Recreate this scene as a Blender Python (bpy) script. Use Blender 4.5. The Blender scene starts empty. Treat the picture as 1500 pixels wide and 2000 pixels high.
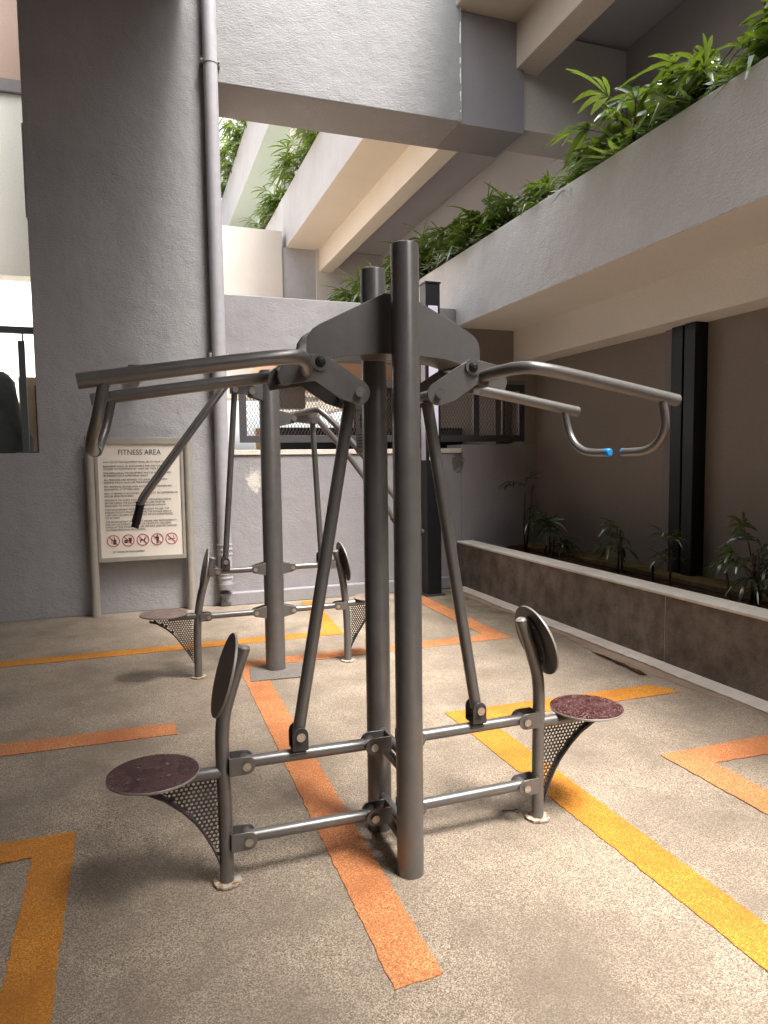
import bpy, math, random
from mathutils import Vector, Matrix
R = math.radians
scn = bpy.context.scene

# ------------------------------------------------------------------ camera
cam = bpy.data.cameras.new("camera")
cam_o = bpy.data.objects.new("camera", cam)
scn.collection.objects.link(cam_o)
scn.camera = cam_o
YAW, PITCH, ROLL, FPX, EYE = 0.33864678, 0.0766534, -0.01253214, 1370.17, 1.55
_f = Vector((math.sin(YAW)*math.cos(PITCH), math.cos(YAW)*math.cos(PITCH), -math.sin(PITCH)))
_r = Vector((math.cos(YAW), -math.sin(YAW), 0)); _u = _r.cross(_f)
_r2 = _r*math.cos(ROLL)+_u*math.sin(ROLL); _u2 = -_r*math.sin(ROLL)+_u*math.cos(ROLL)
_m = Matrix((_r2, _u2, -_f)).transposed().to_4x4(); _m.translation = (0, 0, EYE)
cam_o.matrix_world = _m
cam.sensor_fit = 'VERTICAL'; cam.sensor_height = 24; cam.lens = 24*FPX/2000
cam.clip_start = 0.05; cam.clip_end = 500

# ------------------------------------------------------------------ world, sun, exposure
SUN_DIR = Vector((-0.22, 0.40, -1)).normalized()          # direction the light travels
world = bpy.data.worlds.new("World"); scn.world = world; world.use_nodes = True
wn = world.node_tree; bg = wn.nodes["Background"]
sky = wn.nodes.new("ShaderNodeTexSky"); sky.sky_type = 'NISHITA'; sky.sun_disc = False
sky.sun_elevation = math.asin(-SUN_DIR.z); sky.sun_rotation = math.atan2(-SUN_DIR.x, -SUN_DIR.y)
sky.air_density = 1.0; sky.dust_density = 4.0; sky.ozone_density = 1.0
hs = wn.nodes.new("ShaderNodeHueSaturation"); hs.inputs['Saturation'].default_value = 0.18
wn.links.new(sky.outputs[0], hs.inputs['Color']); wn.links.new(hs.outputs[0], bg.inputs[0])
bg.inputs[1].default_value = 0.13
sun = bpy.data.lights.new("sun", 'SUN'); sun.energy = 1.5; sun.angle = R(18); sun.color = (1.0, 0.95, 0.89)
sun_o = bpy.data.objects.new("sun", sun); scn.collection.objects.link(sun_o)
sun_o.rotation_euler = SUN_DIR.to_track_quat('-Z', 'Y').to_euler(); sun_o.location = (3, -1, 16)
scn.view_settings.view_transform = 'Standard'; scn.view_settings.look = 'None'
scn.view_settings.gamma = 1; scn.view_settings.use_curve_mapping = False
scn.view_settings.exposure = 2.4
scn.cycles.max_bounces = 10; scn.cycles.diffuse_bounces = 6; scn.cycles.glossy_bounces = 4
scn.cycles.use_denoising = True

# ------------------------------------------------------------------ materials
def new_mat(name):
    m = bpy.data.materials.new(name); m.use_nodes = True
    nt = m.node_tree; return m, nt, nt.nodes["Principled BSDF"]
def N(nt, t, **kw):
    n = nt.nodes.new(t)
    for k, v in kw.items(): setattr(n, k, v)
    return n
def ramp(nt, fac, stops):
    r = N(nt, "ShaderNodeValToRGB"); el = r.color_ramp.elements
    while len(el) > 1: el.remove(el[0])
    el[0].position = stops[0][0]; el[0].color = (*stops[0][1], 1)
    for p, c in stops[1:]:
        e = el.new(p); e.color = (*c, 1)
    nt.links.new(fac, r.inputs[0]); return r.outputs[0]
def coords(nt, scale=(1, 1, 1)):
    t = N(nt, "ShaderNodeTexCoord"); mp = N(nt, "ShaderNodeMapping"); mp.inputs['Scale'].default_value = scale
    g = N(nt, "ShaderNodeNewGeometry")
    nt.links.new(g.outputs['Position'], mp.inputs['Vector']); return mp.outputs[0]
def noise(nt, co, scale, detail=4, rough=.55):
    n = N(nt, "ShaderNodeTexNoise"); n.inputs['Scale'].default_value = scale
    n.inputs['Detail'].default_value = detail; n.inputs['Roughness'].default_value = rough
    nt.links.new(co, n.inputs['Vector']); return n.outputs[0]
def mix(nt, fac, a, b, blend='MIX'):
    m = N(nt, "ShaderNodeMix", data_type='RGBA', blend_type=blend)
    for sock, v in ((m.inputs[0], fac), (m.inputs[6], a), (m.inputs[7], b)):
        if isinstance(v, (int, float)): sock.default_value = v
        elif isinstance(v, tuple): sock.default_value = (*v, 1)
        else: nt.links.new(v, sock)
    return m.outputs[2]
def bump(nt, bsdf, h, strength, dist, prev=None):
    b = N(nt, "ShaderNodeBump"); b.inputs['Strength'].default_value = strength; b.inputs['Distance'].default_value = dist
    nt.links.new(h, b.inputs['Height'])
    if prev is not None: nt.links.new(prev, b.inputs['Normal'])
    nt.links.new(b.outputs[0], bsdf.inputs['Normal']); return b.outputs[0]

def plaster(name, col, grain=1.0, mottle=.10, streak=.0, patch=None):
    m, nt, b = new_mat(name); co = coords(nt)
    big = noise(nt, co, 1.3, 5, .6)
    c = ramp(nt, big, [(.28, tuple(x*(1-mottle) for x in col)), (.72, tuple(min(1, x*(1+mottle)) for x in col))])
    fine = noise(nt, co, 55, 3, .6)
    c = mix(nt, .35, c, ramp(nt, fine, [(.35, tuple(x*.86 for x in col)), (.65, tuple(min(1, x*1.1) for x in col))]))
    if streak:
        st = noise(nt, coords(nt, (5, 5, .55)), 1.6, 5, .65)
        c = mix(nt, ramp(nt, st, [(.48, (0, 0, 0)), (.74, (streak,)*3)]), c, tuple(x*.55 for x in col))
    if patch:
        for (px, py, pz, sx, sz, pc, th) in patch:
            mp = N(nt, "ShaderNodeMapping"); g = N(nt, "ShaderNodeNewGeometry")
            mp.inputs['Location'].default_value = (-px/sx, -py/sx, -pz/sz); mp.inputs['Scale'].default_value = (1/sx, 1/sx, 1/sz)
            nt.links.new(g.outputs['Position'], mp.inputs[0])
            gr = N(nt, "ShaderNodeTexGradient", gradient_type='SPHERICAL'); nt.links.new(mp.outputs[0], gr.inputs[0])
            mu = N(nt, "ShaderNodeMath", operation='MULTIPLY'); nt.links.new(gr.outputs['Fac'], mu.inputs[0])
            nt.links.new(noise(nt, co, 22, 6, .8), mu.inputs[1])
            c = mix(nt, ramp(nt, mu.outputs[0], [(th, (0, 0, 0)), (th+.08, (.8, .8, .8))]), c, pc)
    nt.links.new(c, b.inputs['Base Color']); b.inputs['Roughness'].default_value = .88
    b.inputs['Specular IOR Level'].default_value = .25
    p = bump(nt, b, noise(nt, co, 6, 3, .5), .30*grain, .03)
    p = bump(nt, b, noise(nt, coords(nt, (1, 1, 2.2)), 30, 3, .6), .45*grain, .008, p)
    bump(nt, b, noise(nt, co, 110, 2, .6), .45*grain, .004, p)
    return m

GREY = (.37, .362, .366)
M = {}
M['plaster'] = plaster("grey_plaster", GREY, 1.7, .12, .14)
M['plaster_stained'] = plaster("grey_plaster_stained", (.28, .267, .275), 1.0, .12, .16,
    patch=[(1.20, 7.6, 1.33, .22, .36, (.60, .56, .50), .30), (3.62, 7.6, 1.50, .20, .30, (.09, .085, .07), .26),
           (.80, 7.5, .02, .22, .20, (.06, .055, .045), .26)])
M['band_far'] = plaster('far_parapet_plaster', (.42, .405, .40), 1.1, .12, .12)
M['cream_low'] = plaster('low_soffit_paint', (.84, .82, .76), .25, .05)
M['inner_up'] = plaster('upper_inner_paint', (.42, .395, .39), .3, .05)
M['plaster_light'] = plaster("pale_plaster", (.52, .475, .43), .5, .05)
M['band'] = plaster("parapet_plaster", (.68, .685, .69), 1.7, .14, .10)
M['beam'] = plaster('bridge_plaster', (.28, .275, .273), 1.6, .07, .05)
M['cream'] = plaster("cream_soffit_paint", (.62, .54, .44), .25, .05)
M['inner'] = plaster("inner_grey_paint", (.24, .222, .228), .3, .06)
M['rightwall'] = plaster("taupe_wall_paint", (.27, .24, .215), .35, .06)
M['planter'] = plaster("damp_planter_render", (.235, .20, .172), 1.2, .42, .28)
_nt = M['planter'].node_tree; _b = _nt.nodes['Principled BSDF']; _l = _b.inputs['Base Color'].links[0].from_socket
_nt.links.new(mix(_nt, ramp(_nt, noise(_nt, coords(_nt), 5.5, 7, .72), [(.40, (0, 0, 0)), (.62, (.75,)*3)]), _l, (.10, .078, .062)), _b.inputs['Base Color'])
M['coping'] = plaster("planter_coping", (.74, .70, .62), .9, .24, .35)
M['kerbmat'] = plaster("worn_kerb", (.64, .56, .49), 1.2, .25, .3)
M['mint'] = plaster('pale_mint_paint', (.56, .63, .56), .2, .04)
M['palecream'] = plaster('pale_cream_paint', (.84, .84, .76), .2, .04)
M['dirt'] = plaster('brown_dirt', (.33, .235, .165), 1.0, .35, .5)
M['rusty'] = plaster('rust_stained_footing', (.50, .44, .36), .8, .2, 0)
_nt = M['rusty'].node_tree; _b = _nt.nodes['Principled BSDF']; _l = _b.inputs['Base Color'].links[0].from_socket
_nt.links.new(mix(_nt, ramp(_nt, noise(_nt, coords(_nt), 38, 4, .7), [(.46, (0, 0, 0)), (.60, (.9, .9, .9))]), _l, (.22, .085, .03)), _b.inputs['Base Color'])
M['peach_pale'] = plaster('pale_peach_paint', (.46, .34, .27), .2, .05)
M['peach'] = plaster("peach_soffit", (.68, .43, .27), .2, .05)
M['white'] = plaster("white_render", (.80, .80, .78), .2, .04)

def floor_mat(name, dark, mid, light, stain=True):
    m, nt, b = new_mat(name); co = coords(nt)
    v = N(nt, "ShaderNodeTexVoronoi"); v.inputs['Scale'].default_value = 285; nt.links.new(co, v.inputs['Vector'])
    sep = N(nt, "ShaderNodeSeparateColor"); nt.links.new(v.outputs['Color'], sep.inputs[0])
    c = ramp(nt, sep.outputs[0], [(0, dark), (.20, dark), (.34, mid), (.60, mid), (.76, light), (1, light)])
    c2 = ramp(nt, noise(nt, co, 170, 3, .7), [(.34, tuple(x*.72 for x in dark)), (.5, mid), (.68, light)])
    c = mix(nt, .38, c, c2)
    c = mix(nt, ramp(nt, noise(nt, co, 2.1, 6, .62), [(.34, (.75,)*3), (.60, (0, 0, 0))]), c, tuple(x*.60 for x in mid))
    if stain:
        # greenish algae along the damp planter edge, grown on the floor itself
        g = N(nt, "ShaderNodeNewGeometry"); s = N(nt, "ShaderNodeSeparateXYZ"); nt.links.new(g.outputs['Position'], s.inputs[0])
        mr = N(nt, "ShaderNodeMapRange"); mr.inputs[1].default_value = 2.6; mr.inputs[2].default_value = 3.35
        nt.links.new(s.outputs[0], mr.inputs[0])
        my = N(nt, "ShaderNodeMapRange"); my.inputs[1].default_value = 4.2; my.inputs[2].default_value = 6.4; nt.links.new(s.outputs[1], my.inputs[0])
        mu = N(nt, "ShaderNodeMath", operation='MULTIPLY'); nt.links.new(mr.outputs[0], mu.inputs[0]); nt.links.new(my.outputs[0], mu.inputs[1])
        mv = N(nt, "ShaderNodeMath", operation='MULTIPLY'); nt.links.new(mu.outputs[0], mv.inputs[0])
        nt.links.new(ramp(nt, noise(nt, co, 5, 6, .7), [(.38, (0, 0, 0)), (.6, (1, 1, 1))]), mv.inputs[1])
        c = mix(nt, mv.outputs[0], c, (.115, .10, .045))
    nt.links.new(c, b.inputs['Base Color'])
    rr = N(nt, "ShaderNodeMapRange"); rr.inputs[3].default_value = .55; rr.inputs[4].default_value = .85
    nt.links.new(noise(nt, co, 1.6, 4), rr.inputs[0]); nt.links.new(rr.outputs[0], b.inputs['Roughness'])
    p = bump(nt, b, noise(nt, co, 130, 2, .7), .8, .004)
    return m
M['floor'] = floor_mat("rubber_granule_floor", (.080, .058, .042), (.275, .215, .157), (.58, .48, .37))
M['orange'] = floor_mat("orange_granules", (.24, .065, .018), (.55, .18, .055), (.86, .44, .20), False)
M['yellow'] = floor_mat("yellow_granules", (.26, .09, .006), (.55, .195, .012), (.80, .38, .06), False)
M['patch'] = floor_mat("dark_rubber_patch", (.05, .043, .038), (.19, .165, .145), (.34, .30, .26), False)

def simple(name, col, rough=.5, metal=0, spec=.5, nz=0, scale=40, bmp=0):
    m, nt, b = new_mat(name)
    b.inputs['Base Color'].default_value = (*col, 1); b.inputs['Roughness'].default_value = rough
    b.inputs['Metallic'].default_value = metal; b.inputs['Specular IOR Level'].default_value = spec
    co = coords(nt)
    if nz:
        nt.links.new(ramp(nt, noise(nt, co, scale, 5, .65), [(.3, tuple(x*(1-nz) for x in col)), (.7, tuple(min(1, x*(1+nz)) for x in col))]), b.inputs['Base Color'])
    mr = N(nt, "ShaderNodeMapRange"); mr.inputs[3].default_value = rough*.82; mr.inputs[4].default_value = min(1, rough*1.2)
    nt.links.new(noise(nt, co, 9, 5, .7), mr.inputs[0]); nt.links.new(mr.outputs[0], b.inputs['Roughness'])
    if bmp: bump(nt, b, noise(nt, co, scale*4, 2), bmp, .002)
    return m
M['steel'] = simple("grey_powder_coat", (.17, .16, .153), .33, .5, .55, .10, 14, .12)
_nt = M['steel'].node_tree; _b = _nt.nodes['Principled BSDF']; _l = _b.inputs['Base Color'].links[0].from_socket
_nt.links.new(mix(_nt, ramp(_nt, noise(_nt, coords(_nt), 30, 6, .75), [(.68, (0, 0, 0)), (.72, (.75,)*3)]), _l, (.16, .095, .06)), _b.inputs['Base Color'])
M['steel_dark'] = simple("dark_powder_coat", (.055, .05, .05), .45, .1, .4, .15, 20)
M['bolt'] = simple("stainless_bolt", (.55, .52, .48), .28, 1, .5, .2, 90)
M['maroon'] = simple("maroon_laminate", (.045, .017, .015), .38, 0, .3, .10, 30)
M['rim'] = simple("pale_laminate_edge", (.26, .23, .20), .4, 0, .5)
M['black'] = simple("black_metal", (.012, .012, .014), .38, .2, .4, .1, 20)
M['rubber'] = simple("black_rubber_grip", (.015, .015, .015), .6, 0, .3, .2, 60)
M['blue'] = simple("blue_plastic_cap", (.01, .20, .52), .35, 0, .5)
M['signpost'] = simple("beige_painted_frame", (.36, .33, .285), .5, .1, .4, .08, 8)
M['signpanel'] = simple("cream_sign_panel", (.80, .74, .65), .4, 0, .45, .03, 3)
M['ink'] = simple("black_ink", (.05, .042, .042), .6)
M['red'] = simple("red_ink", (.45, .035, .04), .6)
M['pipe'] = simple("grey_pipe_paint", (.38, .365, .385), .42, 0, .5, .08, 9)
M['soil'] = simple("dark_red_soil", (.055, .026, .014), .95, 0, .1, .5, 18, 1.0)
M['ledge'] = simple("mossy_ledge", (.15, .115, .05), .9, 0, .2, .45, 7, .6)
M['bark'] = simple("brown_cane_stem", (.05, .035, .022), .85, 0, .2, .3, 60, .5)
M['lens'] = simple("frosted_lamp_panel", (.72, .68, .82), .35, 0, .5)
M['gframe'] = simple("charcoal_window_frame", (.07, .068, .072), .45, .3, .5, .1, 20)
M['wire'] = simple("grey_mesh_wire", (.10, .085, .075), .5, .4, .5)
M['cloth'] = simple("grey_green_cover_cloth", (.085, .092, .082), .85, 0, .2, .25, 5, .5)
M['sand'] = simple("sand_board", (.42, .34, .23), .7, 0, .3, .15, 6)
M['red_brown'] = simple("red_brown_door", (.09, .022, .018), .5, 0, .4, .2, 8)
M['plate'] = simple("instruction_plate_paint", (.20, .19, .155), .5, .1, .4, .08, 20)
M['rail'] = simple("blue_grey_rail", (.16, .18, .19), .4, .3, .5)

def leaf(name, c1, c2):
    m, nt, b = new_mat(name); co = coords(nt)
    oi = N(nt, "ShaderNodeObjectInfo")
    c = ramp(nt, noise(nt, co, 4.5, 3, .6), [(.34, c1), (.66, c2)])
    nt.links.new(c, b.inputs['Base Color']); b.inputs['Roughness'].default_value = .20
    b.inputs['Specular IOR Level'].default_value = 1.0; b.inputs['Coat Weight'].default_value = .5; b.inputs['Coat Roughness'].default_value = .15
    tr = N(nt, "ShaderNodeBsdfTranslucent"); nt.links.new(mix(nt, .5, c, (.30, .42, .02)), tr.inputs[0])
    ms = N(nt, "ShaderNodeMixShader"); ms.inputs[0].default_value = .24
    nt.links.new(b.outputs[0], ms.inputs[1]); nt.links.new(tr.outputs[0], ms.inputs[2])
    nt.links.new(ms.outputs[0], nt.nodes["Material Output"].inputs[0]); return m
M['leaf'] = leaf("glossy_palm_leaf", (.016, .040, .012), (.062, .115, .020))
M['leaf_bright'] = leaf('sunlit_palm_leaf', (.05, .10, .015), (.16, .24, .03))  # lit copy of the palm leaf, sunlight put into its colour
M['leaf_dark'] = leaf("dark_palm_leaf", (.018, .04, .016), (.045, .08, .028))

# ------------------------------------------------------------------ mesh helpers
class MB:
    def __init__(s): s.v, s.f, s.mi = [], [], []
    def add(s, vs, fs, mi=0):
        o = len(s.v); s.v += [Vector(v) for v in vs]
        for f in fs: s.f.append([i+o for i in f]); s.mi.append(mi)
        return s
    def box(s, x0, x1, y0, y1, z0, z1, mi=0):
        return s.add([(x0,y0,z0),(x1,y0,z0),(x1,y1,z0),(x0,y1,z0),(x0,y0,z1),(x1,y0,z1),(x1,y1,z1),(x0,y1,z1)],
            [(0,3,2,1),(4,5,6,7),(0,1,5,4),(1,2,6,5),(2,3,7,6),(3,0,4,7)], mi)
    def tube(s, pts, r, n=20, caps=True, mi=0, smooth_path=0):
        pts = [Vector(p) for p in pts]
        for _ in range(smooth_path):                    # corner cutting, ends kept
            q = [pts[0]]
            for a, b in zip(pts, pts[1:]): q += [a*.75+b*.25, a*.25+b*.75]
            q.append(pts[-1]); pts = q
        rs = r if isinstance(r, (list, tuple)) else [r]*len(pts)
        if len(rs) != len(pts): rs = [rs[0]]*len(pts)
        t0 = (pts[1]-pts[0]).normalized()
        up = Vector((0, 0, 1)) if abs(t0.z) < .9 else Vector((0, 1, 0))
        nrm = t0.cross(up).normalized(); vs, fs = [], []
        for i, p in enumerate(pts):
            if i == 0: t = t0
            elif i == len(pts)-1: t = (pts[-1]-pts[-2]).normalized()
            else: t = ((pts[i+1]-p).normalized()+(p-pts[i-1]).normalized()).normalized()
            nrm = (nrm-t*nrm.dot(t)).normalized(); bn = t.cross(nrm)
            for k in range(n):
                a = 2*math.pi*k/n; vs.append(p+(nrm*math.cos(a)+bn*math.sin(a))*rs[i])
        for i in range(len(pts)-1):
            for k in range(n):
                a, b = i*n+k, i*n+(k+1) % n; fs.append((a, b, b+n, a+n))
        if caps: fs += [tuple(range(n-1, -1, -1)), tuple(range((len(pts)-1)*n, len(pts)*n))]
        return s.add(vs, fs, mi)
    def cyl(s, c, ax, r, h, n=24, mi=0, r2=None):
        c, ax = Vector(c), Vector(ax).normalized()
        return s.tube([c-ax*h/2, c+ax*h/2], [r, r if r2 is None else r2], n, True, mi)
    def prism(s, poly, plane, a, b, mi=0):
        """poly of 2-D points; plane 'xz' extruded in y from a to b, 'yz' in x, 'xy' in z"""
        P = {'xz': lambda u, w, t: (u, t, w), 'yz': lambda u, w, t: (t, u, w), 'xy': lambda u, w, t: (u, w, t)}[plane]
        n = len(poly)
        vs = [P(u, w, a) for u, w in poly]+[P(u, w, b) for u, w in poly]
        fs = [tuple(range(n)), tuple(range(2*n-1, n-1, -1))]+[(i, (i+1) % n, (i+1) % n+n, i+n) for i in range(n)]
        return s.add(vs, fs, mi)
    def build(s, name, mats, parent=None, loc=None, smooth=35, bevel=0, seg=2, kind=None):
        base = Vector(parent.get('base', (0, 0, 0))) if parent is not None else Vector(loc or (0, 0, 0))
        me = bpy.data.meshes.new(name)
        me.from_pydata([v-base for v in s.v], [], s.f)
        for m in (mats if isinstance(mats, (list, tuple)) else [mats]): me.materials.append(m)
        me.polygons.foreach_set('material_index', s.mi)
        import bmesh
        bm = bmesh.new(); bm.from_mesh(me); bmesh.ops.recalc_face_normals(bm, faces=bm.faces); bm.to_mesh(me); bm.free()
        if smooth: me.shade_smooth(); me.set_sharp_from_angle(angle=R(smooth))
        o = bpy.data.objects.new(name, me); scn.collection.objects.link(o)
        if parent is not None: o.parent = parent; o['base'] = tuple(base)
        else: o.location = base; o['base'] = tuple(base)
        if bevel:
            md = o.modifiers.new("bevel", 'BEVEL'); md.width = bevel; md.segments = seg; md.limit_method = 'ANGLE'; md.angle_limit = R(40)
        return o
def tag(o, label=None, cat=None, group=None, kind=None):
    if label: o['label'] = label
    if cat: o['category'] = cat
    if group: o['group'] = group
    if kind: o['kind'] = kind
    return o
def root(name, loc, label, cat, group=None, kind='thing'):
    o = bpy.data.objects.new(name, None); scn.collection.objects.link(o); o.location = loc; o['base'] = tuple(loc)
    o.empty_display_size = .2
    return tag(o, label, cat, group, kind)
def B(*a, **k): return MB().box(*a, **k)

# ------------------------------------------------------------------ ground and markings
Z1 = 1.64
tag(B(-14, 3.60, -12, 7.60, -.25, 0).build('rubber_floor', M['floor'], loc=(0, 0, 0), smooth=0),
    'speckled beige rubber granule floor under the exercise machines', 'floor', kind='structure')
tag(B(-60, 60, -60, 60, -.6, -.26).build('ground', M['patch'], smooth=0), 'wide plain ground below the courtyard', 'ground', kind='structure')

def strip(name, poly, mat, label, group=None, z=.004):
    rnd = random.Random(len(label)); pts = []
    for (a, b) in zip(poly, poly[1:]+poly[:1]):       # slightly ragged hand-laid edge
        L = math.dist(a, b); n = max(1, int(L/.022))
        for i in range(n):
            t = i/n; j = 0 if i == 0 else rnd.uniform(-.0042, .0042)
            nx, ny = (b[1]-a[1])/L, -(b[0]-a[0])/L
            pts.append((a[0]+(b[0]-a[0])*t+nx*j, a[1]+(b[1]-a[1])*t+ny*j))
    return tag(MB().prism(pts, 'xy', z-.003, z).build(name, mat, loc=(0, 0, 0), smooth=0), label, 'floor marking', group, 'structure')
strip('floor_marking', [(.655, 1.82), (.815, 1.83), (.835, 5.19), (2.985, 5.22), (2.985, 7.15), (2.815, 7.15), (2.80, 5.40), (.672, 5.37)], M['orange'],
      'long orange line running under the near machine and turning right behind it')
strip('floor_marking', [(1.735, .6), (1.905, .6), (1.905, 3.605), (3.30, 3.585), (3.27, 3.69), (3.20, 3.775), (1.715, 3.805)], M['yellow'],
      'yellow line bending at a corner under the right seat and running to the lower right')
strip('floor_marking', [(-3.5, 5.90), (1.69, 5.89), (1.79, 7.42), (1.64, 7.42), (1.55, 6.06), (-3.5, 6.07)], M['yellow'],
      'thin yellow line crossing behind the far machine to the left wall')
strip('floor_marking', [(-2.6, 4.13), (.165, 4.05), (.165, 4.235), (-2.6, 4.30)], M['orange'], 'short orange bar ending in open floor left of the machines', z=.0045)
strip('floor_marking', [(-2.4, 2.965), (-.44, 2.955), (-.43, 2.2), (-.42, 1.0), (-.26, 1.0), (-.285, 2.3), (-.29, 3.115), (-2.4, 3.11)], M['yellow'],
      'broad amber corner of line in the lower left of the floor', z=.0048)
strip('floor_marking', [(2.50, 2.85), (3.30, 2.845), (3.30, 2.65), (2.69, 2.675), (2.68, 1.2), (2.505, 1.2)], M['orange'], 'orange corner of line near the planter at the lower right', z=.0052)
tag(MB().prism([(.70, 4.83), (1.12, 4.81), (1.15, 5.14), (.74, 5.16)], 'xy', .005, .009).build('rubber_patch', M['patch'], smooth=0),
    'dark square patch of rubber around the foot of the far machine post', 'floor patch', kind='structure')

# worn concrete edge along the planter
def edge_strip(name, mat, label, w0, wv, x_in, z_out, z_in, seed, kind):
    rnd = random.Random(seed); mb = MB(); prof = []
    for i in range(236):
        y = min(-2+i*.04, 7.42); w = w0+wv*(math.sin(y*2.3+seed)+.6*math.sin(y*7.1)+.8*rnd.uniform(-1, 1))*.5
        prof.append([(x_in-w-.006, y, z_out-.004), (x_in-w, y, z_out), (x_in, y, z_in)])
    vs = [p for r_ in prof for p in r_]
    mb.add(vs, [(i*3+j, i*3+j+1, i*3+j+4, i*3+j+3) for i in range(len(prof)-1) for j in range(2)])
    return tag(mb.build(name, mat, smooth=60), label, 'kerb', kind=kind)
edge_strip('concrete_edge', M['kerbmat'], 'worn pale concrete edge between the rubber floor and the planter', .105, .014, 3.602, .016, .034, 1, 'structure')
edge_strip('dirt_edge', M['dirt'], 'band of brown dirt on the floor along the worn concrete edge', .08, .05, 3.50, .0055, .0065, 4, 'structure')

tag(MB().prism([(3.30, 3.98), (3.33, 3.94), (3.355, 4.04), (3.345, 4.12), (3.36, 4.22), (3.35, 4.34), (3.358, 4.46), (3.335, 4.58), (3.325, 4.44), (3.33, 4.33), (3.312, 4.24), (3.322, 4.15), (3.306, 4.06)], 'xy', .007, .010).build('moss_patch', M['soil'], smooth=0),
    'dark strip of moss on the floor beside the worn edge', 'moss', kind='stuff')

tag(MB().tube([(1.45, 2.62, .008), (1.49, 2.60, .012), (1.52, 2.61, .008)], .003, 6).tube([(1.49, 2.60, .012), (1.51, 2.575, .009)], .0022, 6)
    .build('twig', M['bark'], loc=(1.49, 2.6, .005)), 'tiny dark twig lying on the floor beside the right seat footing', 'twig', kind='thing')
# ------------------------------------------------------------------ building
def block(name, dims, mat, label, cat='wall', bevel=.006):
    return tag(B(*dims).build(name, mat, loc=((dims[0]+dims[1])/2, dims[2], dims[4]), smooth=0, bevel=bevel), label, cat, kind='thing')

col = root('column_wall', (0, 7.6, 0), 'tall grey plastered column wall behind the notice board', 'wall')
MB().prism([(-12, 0), (.868, 0), (.868, 14), (-.885, 14), (-.885, Z1), (-2.2, Z1), (-2.2, 6.34), (-12, 6.34)], 'xz', 7.60, 7.95).build('wall_face', M['plaster'], col, smooth=0, bevel=.006)  # stretch beyond the visible opening is filled in to block daylight
B(-.884, .866, 7.951, 8.55, 0, 14).build('wall_core', M['plaster'], col, smooth=0)
B(-.900, -.8851, 7.62, 7.94, 3.89, 4.75).build('plaster_step', M['plaster'], col, smooth=0)

bw = root('courtyard_back_wall', (2.6, 7.6, 0), 'low lavender grey wall under the mesh window with a white scuff', 'wall')
mb = MB().box(.869, 3.66, 7.60, 7.80, 0, 1.60); mb.build('wall_face', M['plaster_stained'], bw, smooth=0, bevel=.006)
B(.869, 3.66, 7.585, 7.82, 1.601, 1.655).build('coping', M['kerbmat'], bw, smooth=0, bevel=.005)
# rounded wall end turning into the recess
pts = [(3.661+1.06*i/12, 7.60+.05*(i/12)**2) for i in range(13)]
poly = pts+[(4.721, 8.0), (3.661, 8.0)]
MB().prism(poly, 'xy', 0, 1.70).build('curved_wall', M['plaster_stained'], bw, smooth=50)
B(.80, 3.58, 7.50, 7.599, 0, .135).build('kerb', M['plaster_stained'], bw, smooth=0, bevel=.008)

band = root('back_band', (2.2, 7.6, 2.64), 'grey concrete band spanning above the mesh window', 'wall')
B(.869, 3.598, 7.60, 7.85, 2.64, 3.28).build('band_face', M['plaster_stained'], band, smooth=0, bevel=.008)
B(3.599, 4.78, 7.66, 7.84, 2.47, 3.10).build('recess_wall', M['rightwall'], band, smooth=0)
B(4.562, 4.7215, 7.662, 7.99, 1.701, 2.469).build('jamb', M['rightwall'], band, smooth=0)
B(.869, 3.70, 7.9, 8.4, 2.66, 2.74).build('soffit', M['peach'], band, smooth=0)

def balcony(label, z0, z1, y0, y1, beam_z, slab_x, mat, inner=True, soff='cream', py=None, x1=4.40):
    py = y0 if py is None else py
    r = root('balcony', (3.6, max(y0, 0), z0), label, 'balcony')
    B(3.60, 3.74, py, y1, z0+.004, z1).build('parapet', mat, r, smooth=0, bevel=.008)
    MB().prism([(3.6035, z0), (4.399, z0), (4.399, z0+.20), (3.742, z0+.20), (3.742, z0+.0039), (3.6035, z0+.0039)], 'xz', py, y1).build('soffit', M[soff], r, smooth=0)
    B(x1, x1+.32, y0, y1, beam_z, z0+.30).build('downstand_beam', M[soff], r, smooth=0, bevel=.006)
    B(x1+.321, slab_x, y0, y1, z0+.01, z0+.22).build('ceiling_slab', M['inner_up'], r, smooth=0)
    B(3.741, 4.398, py, y1, z0+.21, z1-.16).build('planter_soil', M['soil'], r, smooth=0)
    return r
b1 = balcony('lowest right balcony with rough grey parapet and cream soffit', 3.075, 3.885, -6, 22, 2.69, 9, M['band'], soff='cream_low')
b2 = balcony('second storey balcony with grey parapet over a cream soffit, partly hidden by the bridge beam', 6.62, 7.88, -6, 27, 6.10, 9, M['band_far'], py=5.3)
b3 = balcony('highest far balcony with pale parapet and greenish soffit', 10.25, 11.85, 14, 30, 9.75, 9, M['band_far'], soff='mint')

br = root('bridge_beam', (2.2, 7.6, 5.375), 'deep grey concrete beam crossing the courtyard overhead', 'beam')
B(.868, 3.66, 7.56, 8.30, 5.375, 8.0).build('beam_face', M['beam'], br, smooth=0, bevel=.01)
B(3.661, 4.50, 7.60, 8.295, 5.377, 6.615).build('beam_end', M['inner'], br, smooth=0)  # darker colour than the beam face stands in for the soffit's shade
B(4.501, 9, 7.66, 8.25, 5.45, 6.60).build('side_wall', M['plaster_light'], br, smooth=0)

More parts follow.
